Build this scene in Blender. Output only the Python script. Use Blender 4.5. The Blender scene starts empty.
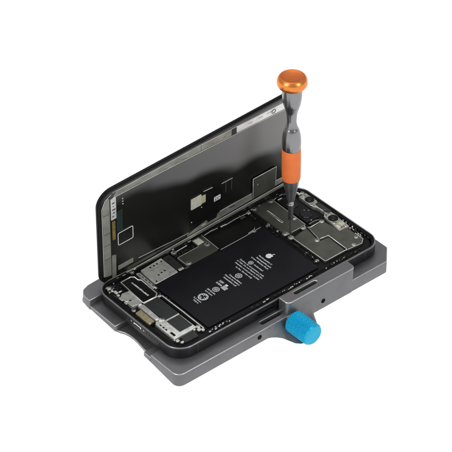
import bpy, bmesh, math, random
from mathutils import Vector, Matrix
random.seed(7)
PI = math.pi
sc = bpy.context.scene
COL = sc.collection
sc.unit_settings.system = 'METRIC'
sc.unit_settings.scale_length = 0.01          # one unit is one centimetre

# ------------------------------------------------------------------ materials
def mat(name, col, metal=0.0, rough=0.5, var=0.0, vscale=3.0, bump=0.0, bscale=40.0, rvar=0.0,
        coat=0.0, spec=0.5, stretch=None, col2=None):
    m = bpy.data.materials.new(name); m.use_nodes = True
    nt = m.node_tree; b = nt.nodes['Principled BSDF']
    b.inputs['Metallic'].default_value = metal
    b.inputs['Roughness'].default_value = rough
    b.inputs['Coat Weight'].default_value = coat
    b.inputs['Coat Roughness'].default_value = 0.08
    b.inputs['Specular IOR Level'].default_value = spec
    b.inputs['Base Color'].default_value = (*col, 1)
    tc = nt.nodes.new('ShaderNodeTexCoord')
    mp = nt.nodes.new('ShaderNodeMapping')
    if stretch: mp.inputs['Scale'].default_value = stretch
    nt.links.new(tc.outputs['Object'], mp.inputs['Vector'])
    if var > 0 or col2:
        n = nt.nodes.new('ShaderNodeTexNoise'); n.inputs['Scale'].default_value = vscale
        n.inputs['Detail'].default_value = 6
        nt.links.new(mp.outputs[0], n.inputs['Vector'])
        r = nt.nodes.new('ShaderNodeValToRGB')
        r.color_ramp.elements[0].position = 0.3; r.color_ramp.elements[1].position = 0.7
        c2 = col2 if col2 else tuple(min(1, c*(1+var)) for c in col)
        c1 = tuple(c*(1-var) for c in col)
        r.color_ramp.elements[0].color = (*c1, 1); r.color_ramp.elements[1].color = (*c2, 1)
        nt.links.new(n.outputs['Fac'], r.inputs[0]); nt.links.new(r.outputs[0], b.inputs['Base Color'])
    if rvar > 0:
        n3 = nt.nodes.new('ShaderNodeTexNoise'); n3.inputs['Scale'].default_value = vscale*0.7
        n3.inputs['Detail'].default_value = 4
        nt.links.new(mp.outputs[0], n3.inputs['Vector'])
        mr = nt.nodes.new('ShaderNodeMapRange')
        mr.inputs[1].default_value = .3; mr.inputs[2].default_value = .7
        mr.inputs[3].default_value = max(.02, rough-rvar); mr.inputs[4].default_value = min(1, rough+rvar)
        nt.links.new(n3.outputs['Fac'], mr.inputs[0]); nt.links.new(mr.outputs[0], b.inputs['Roughness'])
    if bump > 0:
        n2 = nt.nodes.new('ShaderNodeTexNoise'); n2.inputs['Scale'].default_value = bscale
        n2.inputs['Detail'].default_value = 3
        nt.links.new(mp.outputs[0], n2.inputs['Vector'])
        bp = nt.nodes.new('ShaderNodeBump'); bp.inputs['Strength'].default_value = bump
        bp.inputs['Distance'].default_value = 0.02
        nt.links.new(n2.outputs['Fac'], bp.inputs['Height']); nt.links.new(bp.outputs[0], b.inputs['Normal'])
    return m

M = dict(
  anod   = mat('anodised_grey', (.200,.201,.208), .72, .40, .07, 1.0, .10, 120, .06),
  chamf  = mat('bright_chamfer', (.62,.61,.62), .85, .30, .08, 4, rvar=.06),
  frame  = mat('graphite_frame', (.040,.040,.042), .80, .40, .10, 1.5, .04, 60, .05),
  rim    = mat('polished_rim', (.30,.30,.31), .9, .26, .15, 3, rvar=.08),
  black  = mat('black_plastic', (.006,.006,.0065), 0, .45, .3, 5, .06, 40, .1, spec=.28),
  matte  = mat('matte_black', (.006,.006,.007), 0, .65, .3, 6, .05, 60, spec=.25),
  batt   = mat('battery_wrap', (.0050,.0052,.0075), 0, .50, .12, 1.2, .35, 2.2, .08, spec=.26),
  batt2  = mat('black_foil', (.004,.004,.004), 0, .42, .2, 2, .4, 4, .08, spec=.3),
  shield = mat('shield_plate', (.115,.115,.098), .60, .42, .16, 1.4, .06, 30, .08),
  shieldd= mat('dark_graphite_pad', (.028,.031,.030), .2, .5, .2, 3, .05, 30, .06),
  steel  = mat('bright_steel', (.90,.91,.86), .72, .34, .10, 5, .30, 18, .12),
  bracket= mat('worn_bracket', (.50,.50,.45), .7, .38, .3, 6, .3, 22, .12),
  nickel = mat('nickel_and_edge_glint', (.95,.95,.91), .75, .30, .1, 8, .1, 30, .08),
  lidstr = mat('lid_steel', (.42,.425,.375), .6, .42, .18, 1.6, .05, 30, .10),
  lidbri = mat('lid_bright_foil', (.85,.86,.83), .5, .40, .15, 1.2, .05, 30, .10),
  foil   = mat('graphite_foil', (.095,.095,.097), .30, .42, .25, .5, .05, 2, .06),
  film   = mat('display_film', (.010,.010,.013), 0, .30, .25, 1.0, .05, 3, .06),
  green  = mat('dark_green_board', (.010,.028,.022), 0, .4, .3, 4, .05, 30),
  tan    = mat('tan_connector', (.36,.31,.19), .35, .45, .2, 6, .05, 30),
  gold   = mat('gold_flex', (.42,.28,.10), .7, .4, .25, 6, .05, 30),
  ivory  = mat('ivory_label', (.62,.62,.52), 0, .5, .12, 6, .05, 30),
  yellow = mat('pale_yellow', (.60,.58,.34), .1, .45, .1, 6),
  white  = mat('white_print', (.80,.80,.80), 0, .6, .12, 30),
  print_ = mat('grey_print', (.66,.67,.68), 0, .6, .15, 20),
  glassk = mat('black_lens_glass', (.004,.004,.006), 0, .08),
  chip   = mat('chip_black', (.018,.018,.018), 0, .35, .3, 9),
  screw  = mat('screw_steel', (.55,.55,.52), .9, .32, .15, 9, rvar=.1),
  driver = mat('satin_steel', (.31,.31,.32), .97, .21, .04, 1, 0, 60, .02),
  dcone  = mat('dark_steel', (.40,.405,.405), .92, .28, .08, 3, .03, 60, .04),
  dbit   = mat('bit_steel', (.34,.34,.33), .9, .30, .1, 4, rvar=.06),
  orange = mat('orange_rubber', (.90,.205,.045), 0, .55, .05, 2, .04, 60),
  copper = mat('orange_metal', (.95,.30,.07), .80, .27, .05, 2, .02, 50, .03),
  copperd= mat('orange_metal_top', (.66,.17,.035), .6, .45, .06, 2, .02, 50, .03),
  blue   = mat('blue_anodised', (.004,.46,.74), .35, .30, .06, 3, .02, 50, .04),
  rubber = mat('rubber_foot', (.015,.015,.015), 0, .8, .2, 6, .1, 40),
  hole   = mat('dark_hole', (.006,.006,.006), 0, .8, .2, 6, spec=.1),
  glass  = mat('display_glass_edge', (.003,.003,.0035), 0, .38, .2, 3, spec=.2),
)

def sheen_film():
    m = mat('sheen_display_film', (.008,.008,.010), 0, .28, .2, 1.2, .05, 3)
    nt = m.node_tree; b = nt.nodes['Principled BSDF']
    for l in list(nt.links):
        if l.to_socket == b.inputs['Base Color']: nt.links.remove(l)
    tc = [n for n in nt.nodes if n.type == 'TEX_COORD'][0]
    # reflected grey sheen painted into the colour (upper, right), with a soft uneven border
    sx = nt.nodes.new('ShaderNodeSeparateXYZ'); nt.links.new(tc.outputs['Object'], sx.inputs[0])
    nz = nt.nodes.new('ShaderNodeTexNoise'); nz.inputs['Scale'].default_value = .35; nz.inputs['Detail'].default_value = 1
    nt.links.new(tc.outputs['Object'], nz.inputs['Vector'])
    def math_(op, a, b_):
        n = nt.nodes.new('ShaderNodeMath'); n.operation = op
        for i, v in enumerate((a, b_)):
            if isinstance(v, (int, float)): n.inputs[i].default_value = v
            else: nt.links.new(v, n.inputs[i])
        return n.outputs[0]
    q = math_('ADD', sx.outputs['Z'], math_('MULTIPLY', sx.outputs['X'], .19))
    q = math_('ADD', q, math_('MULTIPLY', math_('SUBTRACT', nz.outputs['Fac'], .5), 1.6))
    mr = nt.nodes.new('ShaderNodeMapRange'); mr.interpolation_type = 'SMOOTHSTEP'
    nt.links.new(q, mr.inputs[0]); mr.inputs[1].default_value = SHEEN[0]; mr.inputs[2].default_value = SHEEN[1]
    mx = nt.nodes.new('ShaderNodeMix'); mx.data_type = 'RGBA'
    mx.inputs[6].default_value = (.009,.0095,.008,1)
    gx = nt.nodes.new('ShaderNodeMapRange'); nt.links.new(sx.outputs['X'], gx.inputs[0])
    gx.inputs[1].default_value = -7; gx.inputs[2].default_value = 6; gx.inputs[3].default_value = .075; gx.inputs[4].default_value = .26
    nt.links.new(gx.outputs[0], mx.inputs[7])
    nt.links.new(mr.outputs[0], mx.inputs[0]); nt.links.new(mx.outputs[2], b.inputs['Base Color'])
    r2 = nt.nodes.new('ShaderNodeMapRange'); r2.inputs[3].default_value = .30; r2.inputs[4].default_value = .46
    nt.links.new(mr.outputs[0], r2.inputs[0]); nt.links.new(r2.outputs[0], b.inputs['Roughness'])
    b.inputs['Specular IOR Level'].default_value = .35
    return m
SHEEN = (4.75, 5.75)
M['film'] = sheen_film()

# ------------------------------------------------------------------ helpers
def link(name, me, m, parent=None):
    o = bpy.data.objects.new(name, me); COL.objects.link(o)
    if m is not None and not me.materials: me.materials.append(m)
    if parent is not None:
        o.parent = parent
        root = parent
        off = parent.get('_org')
        if off: o.location = -Vector(off) if parent.type == 'EMPTY' else Vector((0,0,0))
    return o

def thing(name, label, cat, loc):
    o = bpy.data.objects.new(name, None); COL.objects.link(o)
    o.location = loc; o['label'] = label; o['category'] = cat
    o.empty_display_size = .5
    ORG[o.name] = Vector(loc)
    return o
ORG = {}

def put(name, me, m, parent=None, smooth=False, angle=None):
    """link a mesh built in the scene's own coordinates under its thing or part"""
    if smooth:
        for p in me.polygons: p.use_smooth = True
    o = bpy.data.objects.new(name, me); COL.objects.link(o)
    if m is not None:
        me.materials.clear(); me.materials.append(m)
    if parent is not None:
        o.parent = parent
        if parent.type == 'EMPTY' and parent.name in ORG:
            me.transform(Matrix.Translation(-ORG[parent.name]))
        else:
            t = parent
            while t.parent is not None: t = t.parent
            if t.name in ORG: me.transform(Matrix.Translation(-ORG[t.name]))
    return o

def from_bm(bm, name='m'):
    bmesh.ops.recalc_face_normals(bm, faces=bm.faces)
    me = bpy.data.meshes.new(name); bm.to_mesh(me); bm.free(); return me

def rrect(x0, y0, x1, y1, r=.1, n=6, off=0.0):
    x0 += off; y0 += off; x1 -= off; y1 -= off
    r = max(.002, min(r-off, (x1-x0)/2-1e-4, (y1-y0)/2-1e-4))
    pts = []
    for cx, cy, a0 in ((x1-r,y0+r,-90),(x1-r,y1-r,0),(x0+r,y1-r,90),(x0+r,y0+r,180)):
        for k in range(n+1):
            a = math.radians(a0+90*k/n)
            pts.append((cx+r*math.cos(a), cy+r*math.sin(a)))
    return pts

def slab(outlines, z0, z1, bev=.015, res=1):
    """flat plate from 2D outlines (first the boundary, then holes) with softened edges"""
    cu = bpy.data.curves.new('c', 'CURVE'); cu.dimensions = '2D'; cu.fill_mode = 'BOTH'
    for pts in outlines:
        sp = cu.splines.new('POLY'); sp.points.add(len(pts)-1)
        for i, p in enumerate(pts): sp.points[i].co = (p[0], p[1], 0, 1)
        sp.use_cyclic_u = True
    h = (z1-z0)/2
    bev = min(bev, h*.9)
    cu.extrude = h-bev; cu.bevel_depth = bev; cu.bevel_resolution = res; cu.offset = -bev
    o = bpy.data.objects.new('tmp', cu); COL.objects.link(o)
    dg = bpy.context.evaluated_depsgraph_get()
    me = bpy.data.meshes.new_from_object(o.evaluated_get(dg))
    bpy.data.objects.remove(o); bpy.data.curves.remove(cu)
    me.transform(Matrix.Translation((0, 0, (z0+z1)/2)))
    return me

def tube(pts, r, closed=False, flat=1.0):
    """thin rounded bead along a 3D polyline"""
    cu = bpy.data.curves.new('c', 'CURVE'); cu.dimensions = '3D'
    sp = cu.splines.new('POLY'); sp.points.add(len(pts)-1)
    for i, p in enumerate(pts): sp.points[i].co = (*p, 1)
    sp.use_cyclic_u = closed
    cu.bevel_depth = r; cu.bevel_resolution = 2; cu.use_fill_caps = True
    o = bpy.data.objects.new('tmp', cu); COL.objects.link(o)
    dg = bpy.context.evaluated_depsgraph_get()
    me = bpy.data.meshes.new_from_object(o.evaluated_get(dg))
    bpy.data.objects.remove(o); bpy.data.curves.remove(cu)
    for p in me.polygons: p.use_smooth = True
    return me

def lathe(prof, c=(0,0,0), n=48, axis=(0,0,1)):
    bm = bmesh.new(); rings = []
    for r, z in prof:
        if r < 1e-5: rings.append([bm.verts.new((0,0,z))])
        else: rings.append([bm.verts.new((r*math.cos(2*PI*k/n), r*math.sin(2*PI*k/n), z)) for k in range(n)])
    for a, b in zip(rings, rings[1:]):
        for k in range(n):
            k2 = (k+1) % n
            if len(a) == 1 and len(b) == 1: continue
            if len(a) == 1: bm.faces.new((a[0], b[k], b[k2]))
            elif len(b) == 1: bm.faces.new((a[k], a[k2], b[0]))
            else: bm.faces.new((a[k], a[k2], b[k2], b[k]))
    q = Vector((0,0,1)).rotation_difference(Vector(axis))
    bmesh.ops.transform(bm, matrix=Matrix.Translation(c) @ q.to_matrix().to_4x4(), verts=bm.verts)
    return from_bm(bm)

def smooth_prof(pts, sub=6):
    """Catmull-Rom through profile points"""
    out = []
    P = [pts[0]] + list(pts) + [pts[-1]]
    for i in range(1, len(P)-2):
        for s in range(sub):
            t = s/sub
            q = []
            for d in (0, 1):
                a, b, c, e = (P[i-1][d], P[i][d], P[i+1][d], P[i+2][d])
                q.append(.5*((2*b)+(-a+c)*t+(2*a-5*b+4*c-e)*t*t+(-a+3*b-3*c+e)*t**3))
            out.append((max(0, q[0]), q[1]))
    out.append(pts[-1]); return out

def thin_end(me):
    """the holder gets thinner towards its left end"""
    for v in me.vertices:
        if v.co.z < -1.1:
            y = v.co.y
            K = [(-.4, 0), (2.0, .36), (4.5, .40), (6.3, .40), (7.2, .62), (9, .62)]
            f = 0
            for (a, fa), (b, fb) in zip(K, K[1:]):
                if a <= y <= b: f = fa+(fb-fa)*(y-a)/(b-a)
            v.co.z += f*max(0, min(1, (3.0-v.co.x)/2.4))
    return me

def bright_edges(o):
    """diamond-cut chamfers, edge highlight put into the colour: the narrow upper bevel faces get the brighter metal"""
    me = o.data; me.materials.append(M['chamf'])
    for p in me.polygons:
        if .25 < p.normal.z < .97: p.material_index = 1
    return o

def auto_smooth(me, deg=35):
    for p in me.polygons: p.use_smooth = True
    bm = bmesh.new(); bm.from_mesh(me)
    for e in bm.edges:
        if len(e.link_faces) == 2 and e.calc_face_angle(0) > math.radians(deg): e.smooth = False
    bm.to_mesh(me); bm.free(); return me

def box_slab(x0, y0, x1, y1, z0, z1, r=.02, bev=.01, n=3):
    return slab([rrect(x0, y0, x1, y1, r, n)], z0, z1, bev)

def join(meshes):
    bm = bmesh.new()
    for m_ in meshes: bm.from_mesh(m_)
    me = bpy.data.meshes.new('j'); bm.to_mesh(me); bm.free(); return me

def text_mesh(body, size, extrude=.002, align='CENTER'):
    cu = bpy.data.curves.new('t', 'FONT'); cu.body = body; cu.size = size
    cu.extrude = extrude; cu.align_x = align; cu.align_y = 'CENTER'; cu.offset = .0034
    o = bpy.data.objects.new('tmp', cu); COL.objects.link(o)
    dg = bpy.context.evaluated_depsgraph_get()
    me = bpy.data.meshes.new_from_object(o.evaluated_get(dg))
    bpy.data.objects.remove(o); bpy.data.curves.remove(cu)
    return me

# ------------------------------------------------------------------ table (added glowing white sheet, shows no shadows)
bm = bmesh.new()
bmesh.ops.create_circle(bm, cap_ends=True, radius=420, segments=64)
bmesh.ops.translate(bm, verts=bm.verts, vec=(7, 4, -1.98))
tm = bpy.data.materials.new('glowing_white_table'); tm.use_nodes = True
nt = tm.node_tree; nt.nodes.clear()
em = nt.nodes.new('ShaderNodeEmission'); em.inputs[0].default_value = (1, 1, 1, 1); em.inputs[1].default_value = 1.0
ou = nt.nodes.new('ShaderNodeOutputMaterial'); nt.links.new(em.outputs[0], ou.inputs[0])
tb = link('added_glowing_sheet', from_bm(bm), tm); tb['kind'] = 'structure'

# ------------------------------------------------------------------ fixture
FX = thing('repair_holder', 'grey anodised metal clamping fixture under the opened phone, with a blue knurled knob', 'phone holder', (7.2, 3.6, -1.98))
YF, XL = -.77, -.60           # front face, left face
ZB = -1.55                    # underside of the body
def fcap(x0, x1, y0, y1):     # capsule hole outline (clockwise = hole)
    return list(reversed(rrect(x0, y0, x1, y1, min(x1-x0, y1-y0)/2, 6)))
# thin base plate with the scooped left edge
left = [(-.50, 4.60), (-.40, 4.32), (-.29, 4.10), (-.22, 3.80), (-.20, 3.50), (-.22, 3.15), (-.27, 2.8), (-.32, 2.42), (-.34, 1.9)]
plate = [(-.20, .2), (14.7, .2), (14.7, 7.3), (-.30, 7.3), (-.45, 6.5)] + left
bright_edges(put('base_plate', auto_smooth(slab([plate], -1.24, -1.10, .03, 2)), M['anod'], FX))
# corner block, far left: low shelf plus raised ear
def ch(pts, r=.25, n=4, idx=None):
    """round chosen corners of a polygon"""
    out = []; N = len(pts)
    for i, p in enumerate(pts):
        rr = r if (idx is None) else idx.get(i, 0)
        if rr <= 0: out.append(p); continue
        a = Vector(pts[i-1]); b = Vector(p); c = Vector(pts[(i+1) % N])
        u = (a-b).normalized(); v = (c-b).normalized()
        ang = u.angle(v); d = rr/math.tan(ang/2)
        p0 = b+u*d; p1 = b+v*d
        for k in range(n+1):
            t = k/n
            q = (1-t)**2*p0 + 2*t*(1-t)*b + t*t*p1
            out.append((q.x, q.y))
    return out
low = ch([(XL, 4.52), (1.8, 4.52), (1.8, 7.6), (XL, 7.6)], idx={0: .06, 3: .3})
bright_edges(put('corner_block', auto_smooth(thin_end(slab([low], ZB, -.76, .035, 2))), M['anod'], FX))
ear = ch([(XL-.025, 6.72), (2.6, 6.72), (2.6, 7.95), (.95, 7.90), (.10, 7.84), (-.34, 7.68), (-.58, 7.36), (XL-.025, 7.08)], n=4, idx={0: .04, 2: .1, 4: .2, 5: .25, 6: .2, 7: .15})
ear = [(x, y) for x, y in ear]
bright_edges(put('raised_ear', auto_smooth(thin_end(slab([ear], ZB+.02, -.36, .035, 2))), M['anod'], FX))
# front rail running the whole length, with the rounded near-left corner and chamfered right end
rail = ch([(XL, YF), (15.15, YF), (15.15, 7.6), (14.0, 7.6), (14.0, 2.6), (13.2, .55), (2.0, .55), (1.2, 1.50), (XL, 1.50)],
          n=8, idx={0: .52, 1: 0.0, 2: .5, 8: .05})
# chamfer at the right front corner
rail2 = []
for p in rail:
    if abs(p[0]-15.15) < 1e-6 and abs(p[1]-YF) < 1e-6:
        rail2 += [(14.22, YF), (14.30, YF+.03), (15.12, YF+.86), (15.15, YF+.95)]
    else: rail2.append(p)
RS = (5.42, 6.98, -.42, -.16)
bright_edges(put('front_rail', auto_smooth(thin_end(slab([rail2, fcap(*RS)], ZB, -.735, .035, 2))), M['anod'], FX))
# recess floor under the phone, a step lower than the rail lip
# small step at the end of the near left block
bright_edges(put('step_tab', auto_smooth(thin_end(box_slab(XL-.02, 1.47, .9, 2.06, ZB+.03, -.90, .04, .03))), M['anod'], FX))
# raised inner lip that frames the phone on the near corner
def loops_mesh(loops, cap0=True, cap1=True):
    bm = bmesh.new(); R = [[bm.verts.new(p) for p in L_] for L_ in loops]
    n = len(R[0])
    for a, b in zip(R, R[1:]):
        for k in range(n): bm.faces.new((a[k], a[(k+1) % n], b[(k+1) % n], b[k]))
    if cap0: bm.faces.new(R[0][::-1])
    if cap1: bm.faces.new(R[-1])
    return from_bm(bm)
# clamp jaw: the tall block with a slot and a screw hole
jaw = ch([(6.93, YF-.012), (11.86, YF-.012), (11.86, -.03), (6.93, -.03)], n=7, idx={0: .30, 1: .30, 2: .06, 3: .06})
JS = (7.78, 9.42, -.43, -.19)
bright_edges(put('clamp_jaw', auto_smooth(slab([jaw, fcap(*JS)], ZB-.02, .10, .04, 2)), M['anod'], FX))
put('slot_floor', box_slab(JS[0]-.05, JS[2]-.05, JS[1]+.05, JS[3]+.05, -.30, -.25, .02, .005), M['hole'], FX)
put('slot_floor', box_slab(RS[0]-.05, RS[2]-.05, RS[1]+.05, RS[3]+.05, -1.02, -.97, .02, .005), M['hole'], FX)
# screw holes in the front face: sleeve + dark bottom
for hx, hz in ((4.98, -1.13), (9.52, -1.04)):
    ring = lathe([(.15, 0), (.158, .012), (.135, .02), (.128, .02), (.128, -.02)], (hx, YF-.012*(hx > 7), hz), 24, (0, -1, 0))
    h = put('screw_hole', auto_smooth(lathe([(0, .004), (.118, .004), (.135, .012), (.145, .0)], (hx, YF-.014*(hx > 7)-.002, hz), 24, (0, -1, 0))), M['hole'], FX)
# flared boss that carries the knob
bm = bmesh.new()
xs = [5.2, 5.5, 5.8, 6.1, 6.35, 6.55, 6.75, 6.95, 7.2, 7.6, 8.0, 8.3, 8.55, 8.72, 8.82]
es = [0, .01, .05, .16, .32, .55, .85, 1.05, 1.16, 1.20, 1.12, .95, .66, .32, .0]
NV = 10
grid = []
for x, e in zip(xs, es):
    row = []
    for j in range(NV+1):
        t = j/NV
        y = YF+.03 - (e*1.05)*(t**2.4) - .03*(e > .02)
        zb = -1.50 - .45*min(1, e/.75)**.7
        z = -.80 + (zb+.80)*t
        row.append(bm.verts.new((x, y, z)))
    row.append(bm.verts.new((x, YF+.5, row[-1].co.z)))
    grid.append(row)
for a, b in zip(grid, grid[1:]):
    for j in range(len(a)-1): bm.faces.new((a[j], a[j+1], b[j+1], b[j]))
put('knob_boss', auto_smooth(from_bm(bm), 50), M['anod'], FX)
# knurled knob
NU, NVV = 256, 96
y0k, y1k, RK, cx, cz = -.98, -2.52, .635, 7.20, -1.06
bm = bmesh.new(); rings = []
def tri(v): v = v % 1.0; return 1-abs(2*v-1)
for j in range(NVV+1):
    t = j/NVV; y = y0k+(y1k-y0k)*t; row = []
    edge = min(t, 1-t)
    for i in range(NU):
        a = i/NU
        k = min(tri(a*32+t*9), tri(a*32-t*9))
        amp = .050 if .03 < edge else 0
        r = RK - .035 + amp*min(1, k*1.5) - (0.02 if edge < .02 else 0)
        r *= (1-.03*t)
        row.append(bm.verts.new((cx+r*math.cos(2*PI*a), y, cz+r*math.sin(2*PI*a))))
    rings.append(row)
for a, b in zip(rings, rings[1:]):
    for i in range(NU): bm.faces.new((a[i], a[(i+1) % NU], b[(i+1) % NU], b[i]))
knob = put('clamp_knob', from_bm(bm), M['blue'], FX)
RF = (RK-.05)*.97
put('knob_face', auto_smooth(lathe([(RF+.012, -.01), (RF+.008, .02), (RF-.02, .045), (RF-.08, .05), (0, .05)], (cx, y1k, cz), 64, (0, -1, 0)), 50), M['blue'], knob)
put('knob_collar', auto_smooth(lathe([(.40, 0), (.40, .22), (.36, .26), (.36, .5)], (cx, YF, cz), 32, (0, -1, 0))), M['dcone'], FX)
put('knob_back', auto_smooth(lathe([(0, 0), (RK-.1, 0), (RK-.045, .02), (RK-.045, .03)], (cx, y0k+.02, cz), 64, (0, -1, 0))), M['blue'], knob)
# feet
for fx, fy in ((.36, .04), (13.9, .1), (.5, 6.9), (13.6, 6.9)):
    put('rubber_foot', auto_smooth(lathe([(0, -1.98), (.34, -1.98), (.38, -1.94), (.38, -1.54), (0, -1.54)], (fx, fy, 0), 28)), M['rubber'], FX)
# bump stop on the right end
put('stop_pin', auto_smooth(lathe([(0, -.73), (.14, -.73), (.14, -.50), (.11, -.46), (0, -.46)], (14.86, 1.2, 0), 24)), M['dcone'], FX)

# ------------------------------------------------------------------ phone
LX, WY = 14.67, 7.15
PH = thing('smartphone', 'opened black smartphone with its display raised, battery and circuit shields showing', 'smartphone', (LX/2, WY/2, -.735))
RC = 1.02
def rl(off, z, n=14): return [(x, y, z) for x, y in rrect(0, 0, LX, WY, RC, n, off)]
prof = [(.30, -.735), (.16, -.735), (.075, -.722), (.025, -.69), (.004, -.64), (0, -.58), (0, -.10), (.004, -.05)]
bmme = loops_mesh([rl(o, z) for o, z in prof], True, False)
housing = put('housing', auto_smooth(bmme, 40), M['frame'], PH)
put('rim', auto_smooth(loops_mesh([rl(o, z) for o, z in [(.004, -.05), (.012, -.02), (.03, -.004), (.05, 0), (.075, -.006), (.085, -.02), (.088, -.05)]], False, False), 60), M['rim'], housing)
put('inner_wall', auto_smooth(loops_mesh([rl(o, z) for o, z in [(.088, -.04), (.088, -.085), (.20, -.09), (.21, -.10), (.22, -.40), (.5, -.40)]], False, True), 40), M['matte'], housing)
# adhesive gasket bead in the ledge
put('gasket', tube(rl(.145, -.085), .018, True), M['black'], housing)
# antenna bands
for (x, y, w, d) in ((1.35, -.003, .07, 0), (13.3, -.003, .07, 0)):
    put('antenna_band', box_slab(x, -.006, x+w, .05, -.62, -.045, .005, .003), M['shieldd'], housing)
def face_capsule(y0, y1, z0, z1, x=-.004, t=.012):   # capsule plate on the left short face
    me = slab([rrect(y0, z0, y1, z1, (z1-z0)/2, 6)], -t/2, t/2, .003)
    # map (u,v,w) -> (x - w, u, v)
    me.transform(Matrix(((0,0,-1,x),(1,0,0,0),(0,1,0,0),(0,0,0,1)))); return me
put('charging_port', face_capsule(3.02, 3.66, -.335, -.215), M['nickel'], housing)
put('port_cavity', face_capsule(3.10, 3.60, -.335, -.285, -.011), M['hole'], housing)
for k in range(3):
    put('speaker_hole', auto_smooth(lathe([(0, .004), (.04, .004), (.05, 0)], (0, 4.05+.27*k+(.0), -.27), 14, (-1, 0, 0))), M['hole'], housing)
for k in range(6):
    put('speaker_hole', auto_smooth(lathe([(0, .004), (.04, .004), (.05, 0)], (0, 1.45+.22*k, -.27), 14, (-1, 0, 0))), M['hole'], housing)
for y in (2.82, 3.88):
    put('screw', auto_smooth(lathe([(0, .004), (.035, .004), (.045, 0)], (0, y, -.28), 14, (-1, 0, 0))), M['screw'], housing)
# antenna window on the long side
me = slab([rrect(5.42, -.41, 7.15, -.14, .135, 8)], -.008, .008, .004)
me.transform(Matrix(((1,0,0,0),(0,0,-1,-.005),(0,1,0,0),(0,0,0,1))))
put('antenna_window', me, M['glassk'], housing)

ZP = -.12     # component level
# dark tray under the boards
put('tray', box_slab(.26, .26, LX-.26, WY-.26, -.36, -.24, .8, .02, 8), M['matte'], PH)

# battery
BX0, BX1, BY0, BY1 = 2.66, 10.50, .70, 5.30
bat = put('battery', auto_smooth(slab([rrect(BX0, BY0, BX1, BY1, .10, 5)], -.30, -.10, .045, 3), 50), M['batt'], PH)
batt_top = -.10
put('battery', auto_smooth(slab([rrect(7.38, 5.34, 10.42, 6.95, .06, 4)], -.30, -.125, .03, 2), 50), M['batt2'], PH)
# thin black border strips beside battery
put('battery_flap', auto_smooth(slab([rrect(2.34, .72, 2.60, 5.2, .03)], -.22, -.15, .02)), M['batt2'], PH)

def flatprint(me, x, y, z=batt_top+.0025, rot=-90):
    me.transform(Matrix.Translation((x, y, z)) @ Matrix.Rotation(math.radians(rot), 4, 'Z')); return me
# printed lines: they run from the far side to the near side; up is towards +x
def pline(body, x, yc, length, m=M['print_'], size=.135):
    me = text_mesh(body, size, .001)
    w = max(v.co.x for v in me.vertices)-min(v.co.x for v in me.vertices)
    me.transform(Matrix.Diagonal((length/w, 1, 1, 1)))
    put('printed_text', flatprint(me, x, yc), m, bat)
pline('Rechargeable Li', 8.66, 3.02, 1.06)
pline('Rechargeable pack', 8.45, 2.92, 1.22)
pline('Li-ion Battery Pack', 8.25, 3.02, 1.40)
pline('Authorized', 7.93, 2.76, .74)
pline('Caution: do not puncture, crush', 7.66, 3.00, 1.98)
pline('or heat. Do not dispose of in fire', 7.48, 2.96, 2.10)
pline('Attention: ne pas percer ou jeter', 7.28, 2.94, 2.02)
pline('au feu. Service only', 7.06, 2.96, 1.34)
pline('Contains lithium', 6.34, 2.82, 1.02)
pline('Recycle the battery', 6.16, 2.88, 1.20)
pline('Assembled cell', 5.97, 2.86, 1.04)
pline('3.83V', 5.60, 3.12, .34, M['white'], .2)
pline('10.78Wh', 5.38, 3.08, .44, M['white'], .17)
pline('2815mAh', 4.66, 2.86, .66)
pline('Li-ion', 4.48, 2.84, .56)
pline('Li-ion', 3.66, 2.80, .60)
pline('Made in', 3.50, 2.74, .40)
def pslab(pts, z=batt_top, h=.003): return slab([pts], z+.0005, z+h, .0008)
def emblem(cx, cy, r, kind):
    parts = []
    n = 28
    ring = [(cx+r*math.cos(2*PI*k/n), cy+r*math.sin(2*PI*k/n)) for k in range(n)]
    inn = [(cx+(r*.8)*math.cos(-2*PI*k/n), cy+(r*.8)*math.sin(-2*PI*k/n)) for k in range(n)]
    parts.append(slab([ring, inn], batt_top+.0005, batt_top+.003, .0006))
    if kind == 'recycle':
        for a in (90, 210, 330):
            for da in (-24, 24):
                b = math.radians(a+da); x, y = cx+r*.72*math.cos(b), cy+r*.72*math.sin(b)
                q = [(x+r*.20*math.cos(2*PI*k/6), y+r*.20*math.sin(2*PI*k/6)) for k in range(6)]
                parts.append(pslab(q))
            b = math.radians(a+60); 
            c, s = math.cos(b), math.sin(b)
            x0, y0 = cx+c*r*.25, cy+s*r*.25; x1, y1 = cx+c*r*.8, cy+s*r*.8; w = r*.08
            parts.append(pslab([(x0-s*w, y0+c*w), (x0+s*w, y0-c*w), (x1+s*w, y1-c*w), (x1-s*w, y1+c*w)]))
    else:
        for k in range(-1, 2):
            y = cy+k*r*.4; hw = r*(.62 if k == 0 else .45)
            parts.append(pslab([(cx-hw, y-r*.1), (cx+hw, y-r*.1), (cx+hw, y+r*.1), (cx-hw, y+r*.1)]))
    put('emblem', join(parts), M['print_'], bat)
emblem(7.90, 3.36, .15, 'lines'); emblem(6.66, 2.93, .20, 'lines')
emblem(4.97, 2.83, .20, 'lines'); emblem(4.04, 2.79, .29, 'recycle')
# CE style block: small mark and bars
put('emblem', join([pslab([(5.26+.07*k, 2.45+.0*k), (5.30+.07*k, 2.45), (5.30+.07*k, 2.80), (5.26+.07*k, 2.80)]) for k in range(4)] +
                   [pslab([(5.55, 2.62), (5.68, 2.62), (5.68, 2.80), (5.55, 2.80)])]), M['white'], bat)
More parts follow.
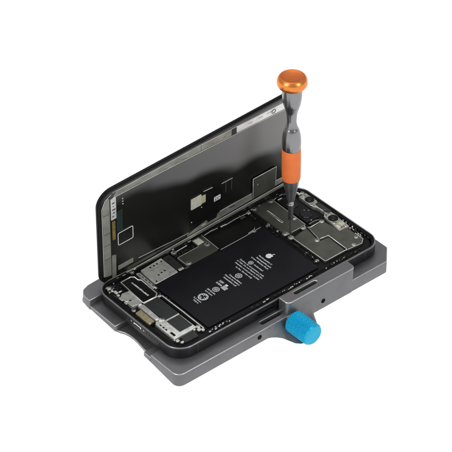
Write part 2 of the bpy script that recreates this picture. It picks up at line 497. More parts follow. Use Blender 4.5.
# fruit shaped maker's mark: body with bite, leaf; up is +x, right is -y
ap = []
for k in range(48):
    a = 2*PI*k/48
    s, c = math.sin(a), math.cos(a)
    r = .205*(1+.05*math.cos(2*a))
    u = r*s*1.02; v = r*c*.98
    if abs(u) < .10 and v > 0: v -= .030*(1-abs(u)/.10)
    if abs(u) < .07 and v < 0: v += .018*(1-abs(u)/.07)
    if v < 0: u *= 1-.18*(-v/.2)**2
    d = math.hypot(u-.245, v-.03)
    if d < .098:
        k2 = .098/d; u = .245+(u-.245)*k2; v = .03+(v-.03)*k2
    ap.append((9.06+v, 3.16-u))
leaf = [(9.06+.235+.075+t*.0, 3.16) for t in ()]
lf = []
for k in range(9):
    t = k/8; lf.append((9.265+.15*t, 3.16-.01-.10*t-.035*math.sin(PI*t)))
for k in range(9):
    t = 1-k/8; lf.append((9.265+.15*t, 3.16-.01-.10*t+.04*math.sin(PI*t)))
put('maker_mark', join([pslab(ap), pslab(lf)]), M['white'], bat)

# shields and modules -------------------------------------------------------
def bead(parent, pts, z, r=.022, closed=True, m='nickel', name='edge_glint'):  # edge beads add the glint of bevels catching light as bright strips
    return put(name, tube([(x, y, z) for x, y in pts], r*1.3, closed), M[m], parent)
def screw(x, y, z=-.06, r=.115):
    h = put('screw', auto_smooth(lathe([(r+.055, -.10), (r+.055, -.022), (r+.03, -.012), (r, -.012), (r, .0), (r*.82, .018), (r*.45, .02), (r*.40, -.01), (0, -.01)], (x, y, z), 20), 40), M['screw'], PH)
    put('screw_recess', auto_smooth(lathe([(0, -.006), (r*.36, -.006), (r*.40, .004)], (x, y, z), 5)), M['hole'], h)
    return h
def lump(x, y, w, h, z0, z1, m, parent=None, name='chip', r=.02, rot=0):
    me = box_slab(-w/2, -h/2, w/2, h/2, z0, z1, r, min(.018, (z1-z0)*.3))
    me.transform(Matrix.Translation((x, y, 0)) @ Matrix.Rotation(rot, 4, 'Z'))
    return put(name, me, M[m], parent or PH)

# A: dark module with a bright outline and a printed line
A = put('haptic_module', auto_smooth(slab([rrect(1.30, 4.46, 2.36, 6.56, .06)], -.30, -.13, .02)), M['black'], PH)
bead(A, [(1.28, 4.46), (2.10, 4.44), (2.34, 4.62), (2.40, 6.05), (2.28, 6.18), (2.28, 6.50), (2.1, 6.64), (1.42, 6.60)], -.115, .030)
rr = random.Random(3)
segs = []
y = 6.22
while y > 4.82:
    w = rr.uniform(.03, .12)
    segs.append(slab([[(1.83, y-w), (1.90+rr.uniform(0, .05), y-w), (1.90+rr.uniform(0, .05), y), (1.83, y)]], -.128, -.124, .001))
    y -= w+rr.uniform(.015, .04)
put('label_print', join(segs), M['print_'], A)
# B: SIM reader cover
B = put('card_reader', auto_smooth(slab([ch([(2.78, 5.24), (4.36, 5.30), (4.40, 6.84), (2.86, 6.72)], .06)], -.30, -.085, .025)), M['steel'], PH)
for (x, y) in ((3.42, 6.56), (3.67, 6.56), (3.90, 6.58), (3.37, 5.76), (3.62, 5.83), (3.86, 5.85), (2.95, 5.42), (4.2, 6.6)):
    put('slot_hole', auto_smooth(lathe([(0, .002), (.055, .002), (.062, -.01)], (x, y, -.084), 12)), M['hole'], B)
for (x, y, w, h) in ((3.3, 6.3, .5, .02), (3.9, 5.5, .5, .02), (4.1, 6.1, .02, .35)):
    put('pressed_line', box_slab(x, y, x+w, y+h, -.088, -.082, .005, .002), M['shield'], B)
put('flex_strip', auto_smooth(slab([ch([(2.44, 5.10), (2.66, 5.08), (2.74, 6.62), (2.54, 6.70)], .03)], -.24, -.12, .02)), M['steel'], PH)
for y in (5.3, 5.6, 5.9, 6.2, 6.45):
    lump(2.60, y, .05, .18, -.13, -.105, 'shieldd')
put('flex_strip', auto_smooth(slab([[(2.50, 4.98), (4.86, 5.16), (4.86, 5.26), (2.62, 5.18)]], -.24, -.13, .02)), M['steel'], PH)
# C
C_ = put('dark_module', auto_smooth(slab([ch([(4.46, 5.55), (4.90, 5.50), (4.98, 6.84), (4.50, 6.86)], .05)], -.30, -.14, .02)), M['shieldd'], PH)
lump(4.70, 6.5, .2, .3, -.145, -.12, 'chip'); lump(4.66, 5.42, .34, .16, -.15, -.10, 'steel')
# D: board shield with a press connector
D = put('board_shield', auto_smooth(slab([ch([(5.06, 5.36), (7.30, 5.42), (7.36, 6.98), (6.70, 6.98), (6.62, 6.30), (5.08, 6.26)], .04)], -.30, -.10, .02)), M['shield'], PH)
bead(D, [(7.33, 5.44), (7.39, 6.98)], -.09, .02, False); bead(D, [(5.08, 6.24), (5.10, 5.38)], -.09, .018, False)
bead(D, [(5.10, 6.27), (6.62, 6.31)], -.09, .010, False)
lump(6.88, 6.66, .46, .50, -.12, -.05, 'steel', name='connector'); lump(6.88, 6.66, .28, .32, -.06, -.035, 'ivory', name='connector')
bead(PH, [(5.26, 6.74), (6.18, 6.80)], -.10, .028, False, name='spring_strip')
for x, y in ((5.23, 6.76), (5.28, 5.52), (7.10, 6.14)): screw(x, y)
lump(4.98, 5.30, .3, .12, -.14, -.09, 'shield')
# E edge glint along the border of the second cell
put('edge_glint', tube([(7.40, 5.32, -.11), (9.2, 5.36, -.11), (10.4, 5.44, -.11)], .018), M['nickel'], PH)
put('edge_glint', tube([(9.5, 5.44, -.10), (10.0, 5.5, -.10), (10.1, 5.6, -.10)], .02), M['steel'], PH)
# F: display shield with pressed slot
F = put('board_shield', auto_smooth(slab([ch([(11.02, 3.92), (12.46, 3.94), (12.58, 7.02), (11.08, 7.02)], .08)], -.30, -.085, .02)), M['shield'], PH)
bead(F, [(11.56, 4.96), (11.66, 4.96), (11.70, 6.28), (11.60, 6.30)], -.080, .016)
bead(F, [(12.47, 3.98), (12.585, 6.96)], -.085, .014, False)
bead(F, [(11.05, 3.94), (12.40, 3.95)], -.085, .014, False)
for x, y in ((11.2, 6.93), (12.40, 6.88), (12.36, 4.84), (11.04, 4.08), (11.06, 3.63), (12.18, 3.86)): screw(x, y, -.055, .12)
# G: two large shields
G1 = put('board_shield', auto_smooth(slab([ch([(11.10, .84), (12.60, .84), (12.68, 2.30), (12.10, 2.36), (12.08, 2.62), (12.30, 3.72), (11.12, 3.52)], .04)], -.30, -.09, .02)), M['shield'], PH)
G2 = put('board_shield', auto_smooth(slab([ch([(12.70, .80), (13.70, .70), (14.02, .95), (14.05, 2.1), (13.62, 2.36), (13.40, 3.62), (12.52, 3.60), (12.42, 3.74), (12.36, 3.70), (12.14, 2.62), (12.14, 2.44), (12.72, 2.36)], .03)], -.30, -.075, .02)), M['shield'], PH)
bead(G1, [(11.10, .84), (11.10, 3.5)], -.085, .020, False); bead(G1, [(11.12, .82), (12.62, .83), (12.70, .8)], -.085, .020, False)
bead(G2, [(12.71, .82), (12.76, 2.40), (12.20, 2.48)], -.065, .018, False)
bead(G2, [(12.75, .78), (13.70, .68), (14.02, .93), (14.05, 1.6)], -.07, .020, False)
bead(G2, [(12.16, 2.6), (12.38, 3.70), (12.52, 3.60), (13.3, 3.64)], -.07, .018, False)
screw(12.0, 2.50, -.05, .10); screw(13.36, 3.60, -.05, .09)
rr_h = random.Random(5)
# H: front sensor bracket
H = put('sensor_bracket', auto_smooth(slab([ch([(13.50, 2.30), (14.20, 2.24), (14.24, 3.0), (14.36, 3.4), (14.30, 4.9), (14.42, 5.2), (14.42, 6.15), (13.86, 6.12), (13.86, 4.9), (13.98, 4.7), (13.98, 4.0), (13.72, 3.8)], .05)], -.30, -.045, .02)), M['bracket'], PH)
bead(H, [(13.52, 2.32), (14.18, 2.26), (14.22, 3.0)], -.04, .016, False); bead(H, [(13.88, 6.10), (13.88, 4.9), (14.0, 4.7), (14.0, 4.02), (13.74, 3.8)], -.04, .018, False)
for (x, y, r) in ((14.14, 5.50, .27), (14.00, 3.36, .29)):
    c = put('camera_lens', auto_smooth(lathe([(r, -.06), (r, .03), (r*.92, .045), (r*.78, .04), (r*.70, .0), (r*.62, -.005), (r*.55, .02), (r*.5, .02)], (x, y, -.03), 32), 35), M['black'], PH)
    put('lens_glass', auto_smooth(lathe([(r*.52, .016), (r*.3, .03), (0, .036)], (x, y, -.03), 24), 60), M['glassk'], c)
    put('lens_ring', auto_smooth(lathe([(r*1.13, -.03), (r*1.13, -.01), (r*1.02, -.005)], (x, y, -.03), 32), 35), M['screw'], c)
put('sensor_window', auto_smooth(slab([rrect(14.10, 3.88, 14.40, 5.02, .05)], -.06, -.028, .01)), M['shieldd'], PH)
put('sensor_dot', auto_smooth(lathe([(0, .012), (.10, .012), (.12, 0)], (14.10, 4.14, -.035), 20)), M['glassk'], PH)
put('flood_emitter', auto_smooth(slab([rrect(13.86, 2.52, 14.14, 2.86, .05)], -.05, -.005, .015)), M['yellow'], PH)
lump(13.70, 2.62, .22, .26, -.05, -.02, 'steel'); 
for k in range(26):
    yy = rr_h.uniform(2.4, 6.0); xx = (13.9 if yy < 3.9 else 14.05)+rr_h.uniform(-.16, .16)
    if min(math.hypot(xx-14.14, yy-5.5), math.hypot(xx-14.0, yy-3.36)) < .36 or math.hypot(xx-14.0, yy-2.7) < .25: continue
    lump(xx, yy, rr_h.uniform(.03, .10), rr_h.uniform(.04, .14), -.08, rr_h.uniform(-.03, -.01), rr_h.choice(['chip', 'shield', 'nickel', 'hole']))
for (x, y) in ((14.22, 5.98), (13.92, 5.08), (14.12, 3.76), (13.78, 3.02), (14.1, 2.42)): screw(x, y, -.02, .05)
# I: rear camera modules
I1 = put('camera_module', auto_smooth(slab([ch([(12.68, 4.10), (13.62, 4.05), (13.72, 6.75), (12.74, 6.85)], .10)], -.30, -.13, .03)), M['black'], PH)
for (x, y) in ((13.2, 4.72), (13.24, 5.95)):
    put('module_ring', auto_smooth(lathe([(.40, -.02), (.40, .02), (.36, .03), (.33, .0), (0, -.005)], (x, y, -.125), 32), 35), M['glassk'], I1)
put('flex_strip', auto_smooth(slab([[(12.70, 3.72), (13.32, 3.78), (13.30, 4.02), (12.68, 4.02)]], -.20, -.12, .01)), M['batt2'], PH)
lump(13.02, 4.10, .10, .05, -.13, -.10, 'nickel')
for x, y, w, h in ((13.80, 6.55, .5, .18), (14.1, 6.4, .14, .3), (13.5, 6.88, .3, .12), (13.0, 6.9, .25, .1), (13.95, 6.75, .12, .2), (12.95, 6.70, .3, .05)):
    lump(x, y, w, h, -.16, -.06, random.choice(['steel', 'shield', 'chip']))
# J: bottom left metal part
J = put('speaker_bracket', auto_smooth(slab([ch([(.60, 4.56), (1.24, 4.52), (1.30, 4.7), (1.28, 5.74), (.86, 5.80), (.62, 5.6)], .06)], -.30, -.085, .025)), M['steel'], PH)
bead(J, [(.62, 4.58), (1.24, 4.54), (1.28, 5.72)], -.08, .016, False)
for x, y, w, h in ((.68, 6.08, .17, .26), (.62, 5.80, .14, .16), (.55, 5.45, .13, .30), (.66, 5.18, .15, .2), (.53, 5.02, .09, .2), (.60, 6.3, .12, .14), (.9, 5.98, .2, .08)):
    lump(x, y, w, h, -.14, -.05, 'nickel', name='contact')
put('slot_hole', auto_smooth(lathe([(0, .002), (.06, .002), (.07, -.01)], (.86, 5.05, -.082), 12)), M['green'], J)
put('corner_wedge', auto_smooth(slab([[(.42, 6.50), (.66, 6.44), (.62, 6.78)]], -.14, -.06, .02)), M['nickel'], PH)
# K: connector
K = put('charge_connector', auto_smooth(slab([ch([(.42, 2.86), (.80, 2.90), (.82, 4.10), (.44, 4.08)], .04)], -.28, -.09, .02)), M['tan'], PH)
lump(.48, 2.86, .1, .1, -.1, -.06, 'nickel', name='contact'); lump(.64, 4.20, .22, .16, -.2, -.07, 'hole'); lump(.62, 2.74, .24, .12, -.2, -.06, 'hole')
put('connector_bracket', auto_smooth(slab([ch([(.88, 2.84), (1.14, 2.80), (1.20, 4.30), (1.02, 4.50), (.90, 4.46)], .04)], -.28, -.07, .02)), M['steel'], PH)
for x, y in ((1.08, 2.78), (1.06, 4.46), (.98, 2.98)): lump(x, y, .17, .16, -.12, -.035, 'nickel', name='contact', r=.06)
screw(1.18, 2.72, -.05, .08)
# L dark pad
Lp = put('antenna_pad', auto_smooth(slab([rrect(1.24, 2.60, 2.22, 4.36, .04)], -.28, -.13, .015)), M['shieldd'], PH)
bead(Lp, [(1.26, 4.40), (2.24, 4.40)], -.12, .014, False)
lump(2.30, 4.34, .20, .16, -.14, -.06, 'nickel', name='contact', r=.06)
# M: loudspeaker
Msp = put('loudspeaker', auto_smooth(slab([ch([(.66, 1.06), (2.18, 1.08), (2.16, 2.58), (1.24, 2.60), (1.20, 2.74), (.68, 2.78)], .06)], -.30, -.085, .025)), M['steel'], PH)
put('speaker_pad', auto_smooth(slab([rrect(1.26, 1.34, 2.12, 2.46, .03)], -.09, -.073, .006)), M['shieldd'], Msp)
bead(Msp, [(1.22, 1.30), (1.24, 2.52), (2.16, 2.54)], -.078, .013, False)
put('slot_hole', box_slab(.80, 1.26, .94, 1.62, -.088, -.082, .02, .002), M['hole'], Msp)
for y in (1.86, 2.1, 2.34): put('slot_hole', box_slab(.78, y, .86, y+.14, -.088, -.082, .02, .002), M['hole'], Msp)
for x, y, w, h in ((2.16, .84, .22, .2), (2.30, .70, .16, .2), (2.26, .98, .14, .12), (.72, .86, .2, .18), (.84, .62, .2, .14), (.62, 1.0, .1, .1), (1.95, .98, .14, .1)):
    lump(x, y, w, h, -.15, -.05, 'nickel', name='contact', r=.05)
put('dark_module', auto_smooth(slab([ch([(.98, .52), (1.84, .50), (1.92, .94), (1.05, .96)], .04)], -.28, -.11, .02)), M['shieldd'], PH)
bead(PH, [(2.42, 4.26), (2.44, 2.5), (2.42, .80), (2.30, .66)], -.10, .030, False, 'steel', 'spring_strip')
# small clutter along the near long edge and the seams
rr = random.Random(11)
x = 2.55
while x < 13.4:
    w = rr.uniform(.05, .22)
    if not (4.3 < x < 7.2) or rr.random() < .3:
        lump(x, .42+rr.uniform(-.05, .08), w, rr.uniform(.04, .10), -.17, rr.uniform(-.12, -.08), rr.choice(['nickel', 'steel', 'chip', 'shield', 'chip']), name='contact')
    x += w+rr.uniform(.06, .34)
for k in range(26):
    lump(rr.uniform(.35, 1.3), rr.uniform(6.0, 6.85), rr.uniform(.04, .16), rr.uniform(.04, .12), -.22, rr.uniform(-.16, -.10), rr.choice(['chip', 'shieldd', 'steel', 'chip']))
for k in range(22):
    lump(rr.uniform(10.62, 10.98), rr.uniform(1.0, 6.9), rr.uniform(.04, .16), rr.uniform(.06, .2), -.24, rr.uniform(-.17, -.12), rr.choice(['chip', 'shieldd', 'steel', 'chip', 'chip']))
for k in range(20):
    lump(rr.uniform(5.1, 6.5), rr.uniform(6.42, 6.7), rr.uniform(.04, .14), rr.uniform(.04, .1), -.24, rr.uniform(-.18, -.14), rr.choice(['chip', 'shieldd', 'chip']))
for k in range(16):
    lump(rr.uniform(14.16, 14.34), rr.uniform(1.2, 2.3), rr.uniform(.03, .08), rr.uniform(.05, .14), -.2, rr.uniform(-.11, -.07), rr.choice(['steel', 'shieldd', 'chip']))
put('cable', tube([(10.78, 1.0, -.13), (10.80, 3.0, -.13), (10.78, 5.2, -.12), (10.9, 6.6, -.12)], .035), M['black'], PH)
put('cable', tube([(2.48, .36, -.13), (5.0, .38, -.14), (9.0, .38, -.14), (10.8, .50, -.13), (13.2, .46, -.13)], .030), M['black'], PH)
put('cable', tube([(.36, 5.9, -.12), (.34, 4.2, -.13), (.34, 2.6, -.13), (.42, 1.3, -.12), (.8, .5, -.12)], .028), M['black'], PH)
# bits along the hinge side, the far end and the seams
x = .9
while x < 12.6:
    w = rr.uniform(.05, .26)
    if not (2.8 < x < 4.9) and not (7.3 < x < 8.6):
        lump(x, 6.99+rr.uniform(-.03, .03), w, rr.uniform(.04, .09), -.2, rr.uniform(-.10, -.04), rr.choice(['steel', 'shield', 'chip', 'nickel', 'lidstr']), name='contact')
    x += w+rr.uniform(.05, .4)
for k in range(24):
    y = .9+k*.255
    lump(14.38, y, rr.uniform(.03, .08), rr.uniform(.08, .18), -.2, rr.uniform(-.11, -.07), rr.choice(['shieldd', 'chip', 'steel', 'shield']))
for k in range(16):
    lump(2.50+rr.uniform(-.03, .05), .95+k*.26, rr.uniform(.05, .12), rr.uniform(.05, .16), -.2, rr.uniform(-.14, -.11), rr.choice(['shieldd', 'chip', 'chip', 'shield']))
for (x0, y0, x1, y1) in ((.46, 6.0, .62, 4.4), (12.66, 3.9, 13.4, 3.86), (12.66, 6.9, 13.6, 6.95), (9.0, 6.86, 10.6, 6.9), (7.5, 6.9, 8.5, 6.93)):
    put('flex_strip', tube([(x0, y0, -.115), ((x0+x1)/2, (y0+y1)/2+.03, -.095), (x1, y1, -.11)], .022), M[rr.choice(['steel', 'shield', 'lidstr'])], PH)
for x, y, z in ((.66, 6.62, -.07), (2.42, 6.9, -.08), (.50, 4.28, -.05), (2.28, 1.1, -.06), (10.82, 1.2, -.10), (10.82, 5.3, -.10), (13.86, 1.3, -.05), (13.3, .9, -.05), (9.9, 5.42, -.09), (14.3, 6.3, -.05)):
    screw(x, y, z, .07)
for k in range(14):     # ribs on the camera block
    lump(12.82+.06*k, 6.7-.01*k, .03, .16, -.14, -.105, 'shieldd')
for (xa, xb, n) in ((2.45, 4.1, 13), (7.6, 9.8, 17), (11.2, 12.6, 8)):
    for k in range(n):
        xx = xa+(xb-xa)*(k+rr.uniform(-.3, .3))/n
        lump(xx, .36+rr.uniform(-.05, .07), rr.uniform(.03, .12), rr.uniform(.03, .09), -.12, rr.uniform(-.075, -.03), rr.choice(['nickel', 'nickel', 'steel', 'chip']), name='contact', rot=rr.uniform(-.7, .7))
# gold feathery tops behind the shields
lump(8.9, 6.9, .4, .08, -.14, -.08, 'steel', name='contact'); lump(10.2, 6.75, .34, .14, -.14, -.06, 'shield', name='connector'); lump(10.72, 6.85, .2, .2, -.14, -.05, 'steel', name='connector')

# display assembly: plane hinged along the far edge ---------------------------
LO = Vector((.4135, 7.15, -.384)); yaw, el, lean = -.01512, .07176, -.11540
av = Vector((math.cos(yaw)*math.cos(el), math.sin(yaw)*math.cos(el), math.sin(el)))
n0 = Vector((-math.sin(yaw), math.cos(yaw), 0))
u0 = av.cross(n0).normalized()
uv = u0*math.cos(lean)+n0*math.sin(lean)
nv = av.cross(uv).normalized()            # towards the viewer (inner side)
LM = Matrix(((av.x, uv.x, nv.x, LO.x), (av.y, uv.y, nv.y, LO.y), (av.z, uv.z, nv.z, LO.z), (0, 0, 0, 1)))
LA, LB = 13.75, 7.0
def lput(name, me, m, parent):
    me.transform(LM); return put(name, me, M[m], parent)
def lidline(off):      # rounded outline; the hinge edge drops a little towards the right
    return [(x, y-max(0, 1-y/1.6)*.80*x/LA) for x, y in rrect(0, 0, LA, LB, 1.0, 14, off)]
lid = lput('display_panel', auto_smooth(slab([lidline(0)], -.16, -.01, .05, 3)), 'glass', PH)
# moulded frame around the inner side
inner = lidline(.17); inner.reverse()
lput('panel_frame', auto_smooth(slab([lidline(.07), inner], -.012, .05, .015, 2)), 'black', lid)
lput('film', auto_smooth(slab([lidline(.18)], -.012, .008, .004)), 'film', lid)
# outline of the grey reflected sheen, upper area
foil = [(.55, 6.2), (2.3, 5.66), (3.5, 5.34), (4.9, 5.10), (6.9, 4.62), (8.4, 4.30), (9.6, 4.05), (10.4, 3.85), (11.2, 3.25), (12.2, 2.9), (13.50, 2.60), (13.52, 5.88), (9.6, 6.10), (4.8, 6.28), (.9, 6.30)]  # outline of the sheen, not a foil sheet
# top strip
lput('outer_margin', slab([ch([(.6, 6.72), (13.0, 6.62), (12.9, 6.80), (1.1, 6.80)], .03)], .008, .022, .004), 'foil', lid)
lput('top_strip', auto_smooth(slab([ch([(1.0, 6.34), (6.9, 6.24), (6.9, 6.66), (1.3, 6.66)], .05)], .008, .045, .008)), 'lidstr', lid)
lput('top_strip', auto_smooth(slab([ch([(6.93, 6.235), (9.02, 6.16), (9.02, 6.60), (6.93, 6.66)], .03)], .008, .045, .008)), 'lidstr', lid)
lput('top_strip', auto_smooth(slab([ch([(9.38, 6.14), (13.3, 5.96), (13.3, 6.45), (9.38, 6.57)], .03)], .008, .045, .008)), 'lidbri', lid)
lput('strip_gap', slab([ch([(9.02, 6.12), (9.38, 6.10), (9.38, 6.58), (9.02, 6.60)], .02)], .008, .038, .004), 'shieldd', lid)
lput('strip_ring', tube([(12.0+.13*math.cos(a*PI/10), 6.25+.13*math.sin(a*PI/10), .05) for a in range(20)], .018, True), 'shieldd', lid)
for xx in (2.6, 4.4, 5.6, 7.6, 8.4, 10.2, 10.9, 11.5):
    lput('pressed_line', slab([rrect(xx, 6.32, xx+rr.uniform(.15, .5), 6.345, .01)], .044, .048, .001), 'shieldd', lid)
lput('seam_bead', tube([(1.0, 6.30, .03), (4.8, 6.24, .03), (9.6, 6.06, .03), (13.4, 5.88, .03)], .014), 'lidbri', lid)
lput('seam_bead', tube([(1.0, 6.68, .03), (6.9, 6.68, .03), (13.0, 6.47, .03)], .012), 'lidbri', lid)
# left column
lput('side_strip', auto_smooth(slab([ch([(.30, .75), (.78, .60), (.78, 6.35), (.62, 6.5), (.32, 5.9)], .06)], .008, .05, .01)), 'lidstr', lid)
for yy in (2.0, 3.05, 3.9, 5.3):
    lput('pressed_line', slab([rrect(.34, yy, .74, yy+.03, .01)], .049, .054, .001), 'shieldd', lid)
lput('side_strip', auto_smooth(slab([ch([(.82, .35), (1.10, .3), (1.12, 2.0), (.84, 2.1)], .04)], .008, .04, .008)), 'lidstr', lid)
lput('seam_bead', tube([(.27, .8, .045), (.27, 5.9, .045), (.5, 6.4, .045), (.9, 6.62, .045)], .014), 'lidbri', lid)
lput('flex_connector', auto_smooth(slab([rrect(.86, 4.74, 1.20, 6.28, .03)], .008, .06, .01)), 'lidbri', lid)
for k in range(5):
    lput('contact_mark', slab([rrect(.93+.05*(k % 2), 4.95+.24*k, 1.03+.06*(k % 3), 5.03+.24*k, .01)], .058, .064, .001), 'shieldd', lid)
lput('gold_flex', auto_smooth(slab([rrect(.92, 3.20, 1.12, 4.58, .03)], .008, .05, .01)), 'gold', lid)
lput('green_board', auto_smooth(slab([ch([(1.22, 3.7), (1.62, 3.5), (1.62, 5.2), (1.22, 5.1)], .04)], .008, .04, .008)), 'green', lid)
lput('seam_bead', tube([(1.24, 3.8, .04), (1.24, 5.08, .04), (1.60, 5.18, .04), (1.60, 3.6, .04)], .012), 'green', lid)
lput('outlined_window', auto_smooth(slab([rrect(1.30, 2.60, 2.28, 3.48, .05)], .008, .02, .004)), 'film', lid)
lput('outlined_window', tube([(x, y, .025) for x, y in rrect(1.29, 2.58, 2.28, 3.48, .08)], .022, True), 'white', lid)
for yy in (5.85, 5.66, 5.47): lput('alignment_dot', auto_smooth(lathe([(0, .02), (.035, .02), (.045, .008)], (1.67, yy, 0), 12)), 'ivory', lid)
lput('label_strip', auto_smooth(slab([rrect(1.24, .68, 2.26, 1.02, .02)], .008, .025, .005)), 'lidstr', lid)
# centre connectors
lput('ivory_connector', auto_smooth(slab([rrect(6.25, 2.16, 6.98, 2.96, .04)], .008, .06, .01)), 'ivory', lid)
lput('yellow_tab', auto_smooth(slab([rrect(6.98, 2.24, 7.26, 2.80, .03)], .008, .07, .01)), 'yellow', lid)
lput('flex_cover', auto_smooth(slab([ch([(6.20, .9), (8.5, .75), (8.5, 3.3), (7.80, 3.3), (7.78, 2.98), (7.10, 3.0), (7.02, 3.10), (6.98, 2.1), (6.20, 2.1)], .05)], .008, .035, .008)), 'batt2', lid)
lput('seam_bead', tube([(7.12, 3.08, .04), (7.75, 3.02, .04)], .022), 'steel', lid)
qs = [slab([rrect(7.88, 1.82, 8.34, 2.16, .02)], .03, .045, .003)]
lput('small_label', join(qs), 'white', lid)
for (xx, yy, w, h) in ((7.94, 1.88, .1, .08), (8.1, 1.9, .06, .14), (8.2, 2.0, .08, .06), (7.96, 2.04, .08, .06)):
    lput('contact_mark', slab([rrect(xx, yy, xx+w, yy+h, .005)], .044, .049, .001), 'shieldd', lid)
lput('seam_bead', tube([(8.40, 2.90, .03), (9.18, 2.88, .03)], .03), 'lidstr', lid)
for xx in (8.72, 9.14): lput('seam_bead', tube([(xx, 2.82, .02), (xx, 2.05, .02)], .022), 'foil', lid)
for xx, yy in ((7.0, 1.95), (6.3, 1.2)): lput('alignment_dot', auto_smooth(lathe([(0, .05), (.03, .05), (.04, .03)], (xx, yy, 0), 12)), 'white', lid)
# lower strips
lput('bottom_strip', auto_smooth(slab([ch([(6.0, .34), (6.5, .48), (7.4, .66), (7.45, .42), (8.1, .42), (8.2, .74), (8.36, .82), (10.5, .80), (13.2, .70), (13.4, .46), (13.4, .36), (6.0, .30)], .03)], .008, .05, .01)), 'lidstr', lid)
lput('bottom_strip', auto_smooth(slab([ch([(1.7, .02), (13.35, .02), (13.4, .24), (1.75, .24)], .03)], .04, .10, .012)), 'lidstr', lid)
lput('bottom_strip', auto_smooth(slab([ch([(1.8, .30), (5.9, .32), (5.9, .44), (1.85, .52)], .03)], .008, .04, .01)), 'shield', lid)
lput('seam_bead', tube([(2.6, .78, .03), (5.2, .54, .03), (6.1, .50, .03)], .014), 'lidbri', lid)
lput('seam_bead', tube([(1.75, .25, .10), (13.3, .25, .10)], .012), 'lidbri', lid)
lput('seam_bead', tube([(8.3, .84, .05), (10.4, .82, .05), (13.2, .72, .05)], .012), 'lidbri', lid)
lput('contact_mark', slab([rrect(7.0, .48, 7.3, .53, .01)], .049, .056, .001), 'white', lid)
lput('contact_mark', slab([rrect(9.0, .64, 9.4, .70, .01)], .049, .056, .001), 'hole', lid)
# shield plate standing against the panel
op = lput('flap_shield', auto_smooth(slab([ch([(10.66, .40), (12.33, .34), (12.33, 1.94), (10.64, 1.96)], .06)], .05, .11, .01)), 'shield', lid)
lput('seam_bead', tube([(10.68, .45, .11), (10.64, 1.96, .11), (12.33, 1.94, .11), (12.33, .5, .11)], .020), 'nickel', lid)
lput('contact_mark', auto_smooth(lathe([(0, .115), (.05, .115), (.06, .108)], (11.0, 1.32, 0), 12)), 'lidstr', lid)
# flex cable bridging phone and panel (down at the right)
put('flex_strip', tube([(12.9, 7.0, -.1), (13.2, 7.08, .35), (13.3, 7.02, .8)], .03), M['steel'], PH)

# ------------------------------------------------------------------ screwdriver
TIP = Vector((11.03, 3.63, -.04)); TOP = Vector((10.88, 3.63, 10.7))
SD = thing('screwdriver', 'steel precision screwdriver with orange cap and orange grip, standing on a screw in the phone', 'screwdriver', tuple(TIP))
ax = (TOP-TIP).normalized()
def dl(name, prof, m, n=64, parent=None, sm=50):
    prof = [(r, z+.04) for r, z in prof]
    me = lathe(prof, TIP, n, ax)
    return put(name, auto_smooth(me, sm), M[m], parent or SD)
dl('bit', [(0, -.03), (.03, -.03), (.05, .0), (.062, .3), (.066, 1.19), (.07, 1.3)], 'dbit', 24)
dl('shaft', [(.06, 1.20), (.12, 1.20), (.149, 1.25), (.149, 2.28), (.158, 2.30), (.158, 2.36), (.149, 2.38), (.149, 2.60)], 'dcone', 40)
dl('shaft_ring', [(.150, 2.22), (.160, 2.23), (.160, 2.29), (.150, 2.30)], 'nickel', 40)
dl('collar', smooth_prof([(.16, 2.52), (.20, 2.56), (.26, 2.85), (.33, 3.22), (.41, 3.6), (.47, 3.95), (.485, 4.08)]), 'dcone')
dl('grip_sleeve', [(.45, 4.02), (.485, 4.02), (.50, 4.05), (.512, 4.15), (.522, 4.6), (.522, 5.4), (.515, 5.98), (.505, 6.04), (.46, 6.05)], 'orange')
dl('handle', smooth_prof([(.495, 6.03), (.508, 6.15), (.52, 6.45), (.495, 6.87), (.41, 7.26), (.32, 7.48), (.262, 7.75), (.266, 8.0), (.305, 8.38), (.385, 8.68), (.47, 8.98), (.52, 9.35), (.54, 9.7), (.545, 10.0), (.50, 10.04)], 8), 'driver')
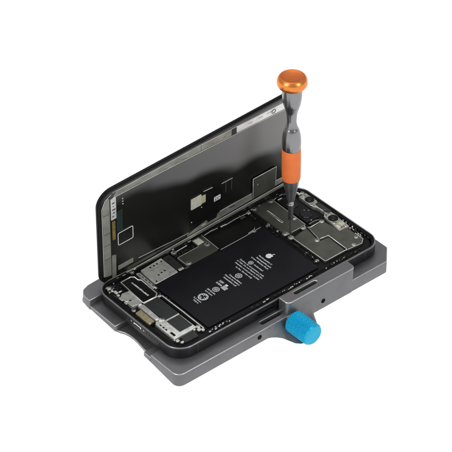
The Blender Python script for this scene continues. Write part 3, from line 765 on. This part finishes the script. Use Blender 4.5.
cap = dl('cap', smooth_prof([(.50, 9.98), (.60, 9.99), (.72, 10.07), (.80, 10.22), (.815, 10.38), (.785, 10.53), (.71, 10.65), (.645, 10.695)], 8), 'copper')
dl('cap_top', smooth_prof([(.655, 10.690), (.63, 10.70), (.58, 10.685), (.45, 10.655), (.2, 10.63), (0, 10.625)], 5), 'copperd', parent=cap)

# ------------------------------------------------------------------ light
w = bpy.data.worlds.new('World'); sc.world = w; w.use_nodes = True
bg = w.node_tree.nodes['Background']
bg.inputs[0].default_value = (1, 1, 1, 1); bg.inputs[1].default_value = .34
def area(name, az, elv, dist, size, power, col=(1, 1, 1), sy=None):
    l = bpy.data.lights.new(name, 'AREA'); l.energy = power; l.size = size; l.color = col
    l.shape = 'RECTANGLE'; l.size_y = sy or size
    o = bpy.data.objects.new(name, l); COL.objects.link(o)
    a, e = math.radians(az), math.radians(elv)
    d = Vector((math.cos(a)*math.cos(e), math.sin(a)*math.cos(e), math.sin(e)))
    o.location = Vector((7, 4, 2))+d*dist
    o.rotation_euler = (-d).to_track_quat('-Z', 'Y').to_euler()
    return o
area('softbox_left', 182, 36, 70, 26, 19000, sy=55)
area('softbox_right', 282, 34, 75, 22, 15000, sy=50)
area('softbox_top', 60, 72, 70, 45, 13000)

# ------------------------------------------------------------------ camera
yaw, pitch, D, tx, ty, f = math.radians(49.9), math.radians(37.6), 111.9, 8.9, 6.66, 2000
d = Vector((math.cos(yaw)*math.cos(pitch), math.sin(yaw)*math.cos(pitch), -math.sin(pitch)))
r = Vector((math.sin(yaw), -math.cos(yaw), 0)); u = r.cross(d)
C0 = Vector((tx, ty, 0))-d*D
cam = bpy.data.cameras.new('camera'); co = bpy.data.objects.new('camera', cam); COL.objects.link(co)
co.matrix_world = Matrix(((r.x, u.x, -d.x, C0.x), (r.y, u.y, -d.y, C0.y), (r.z, u.z, -d.z, C0.z), (0, 0, 0, 1)))
cam.sensor_width = 36; cam.lens = f/452*36; cam.clip_start = 1; cam.clip_end = 2000
sc.camera = co
sc.view_settings.view_transform = 'Standard'; sc.view_settings.look = 'None'
sc.view_settings.exposure = 0; sc.view_settings.gamma = 1
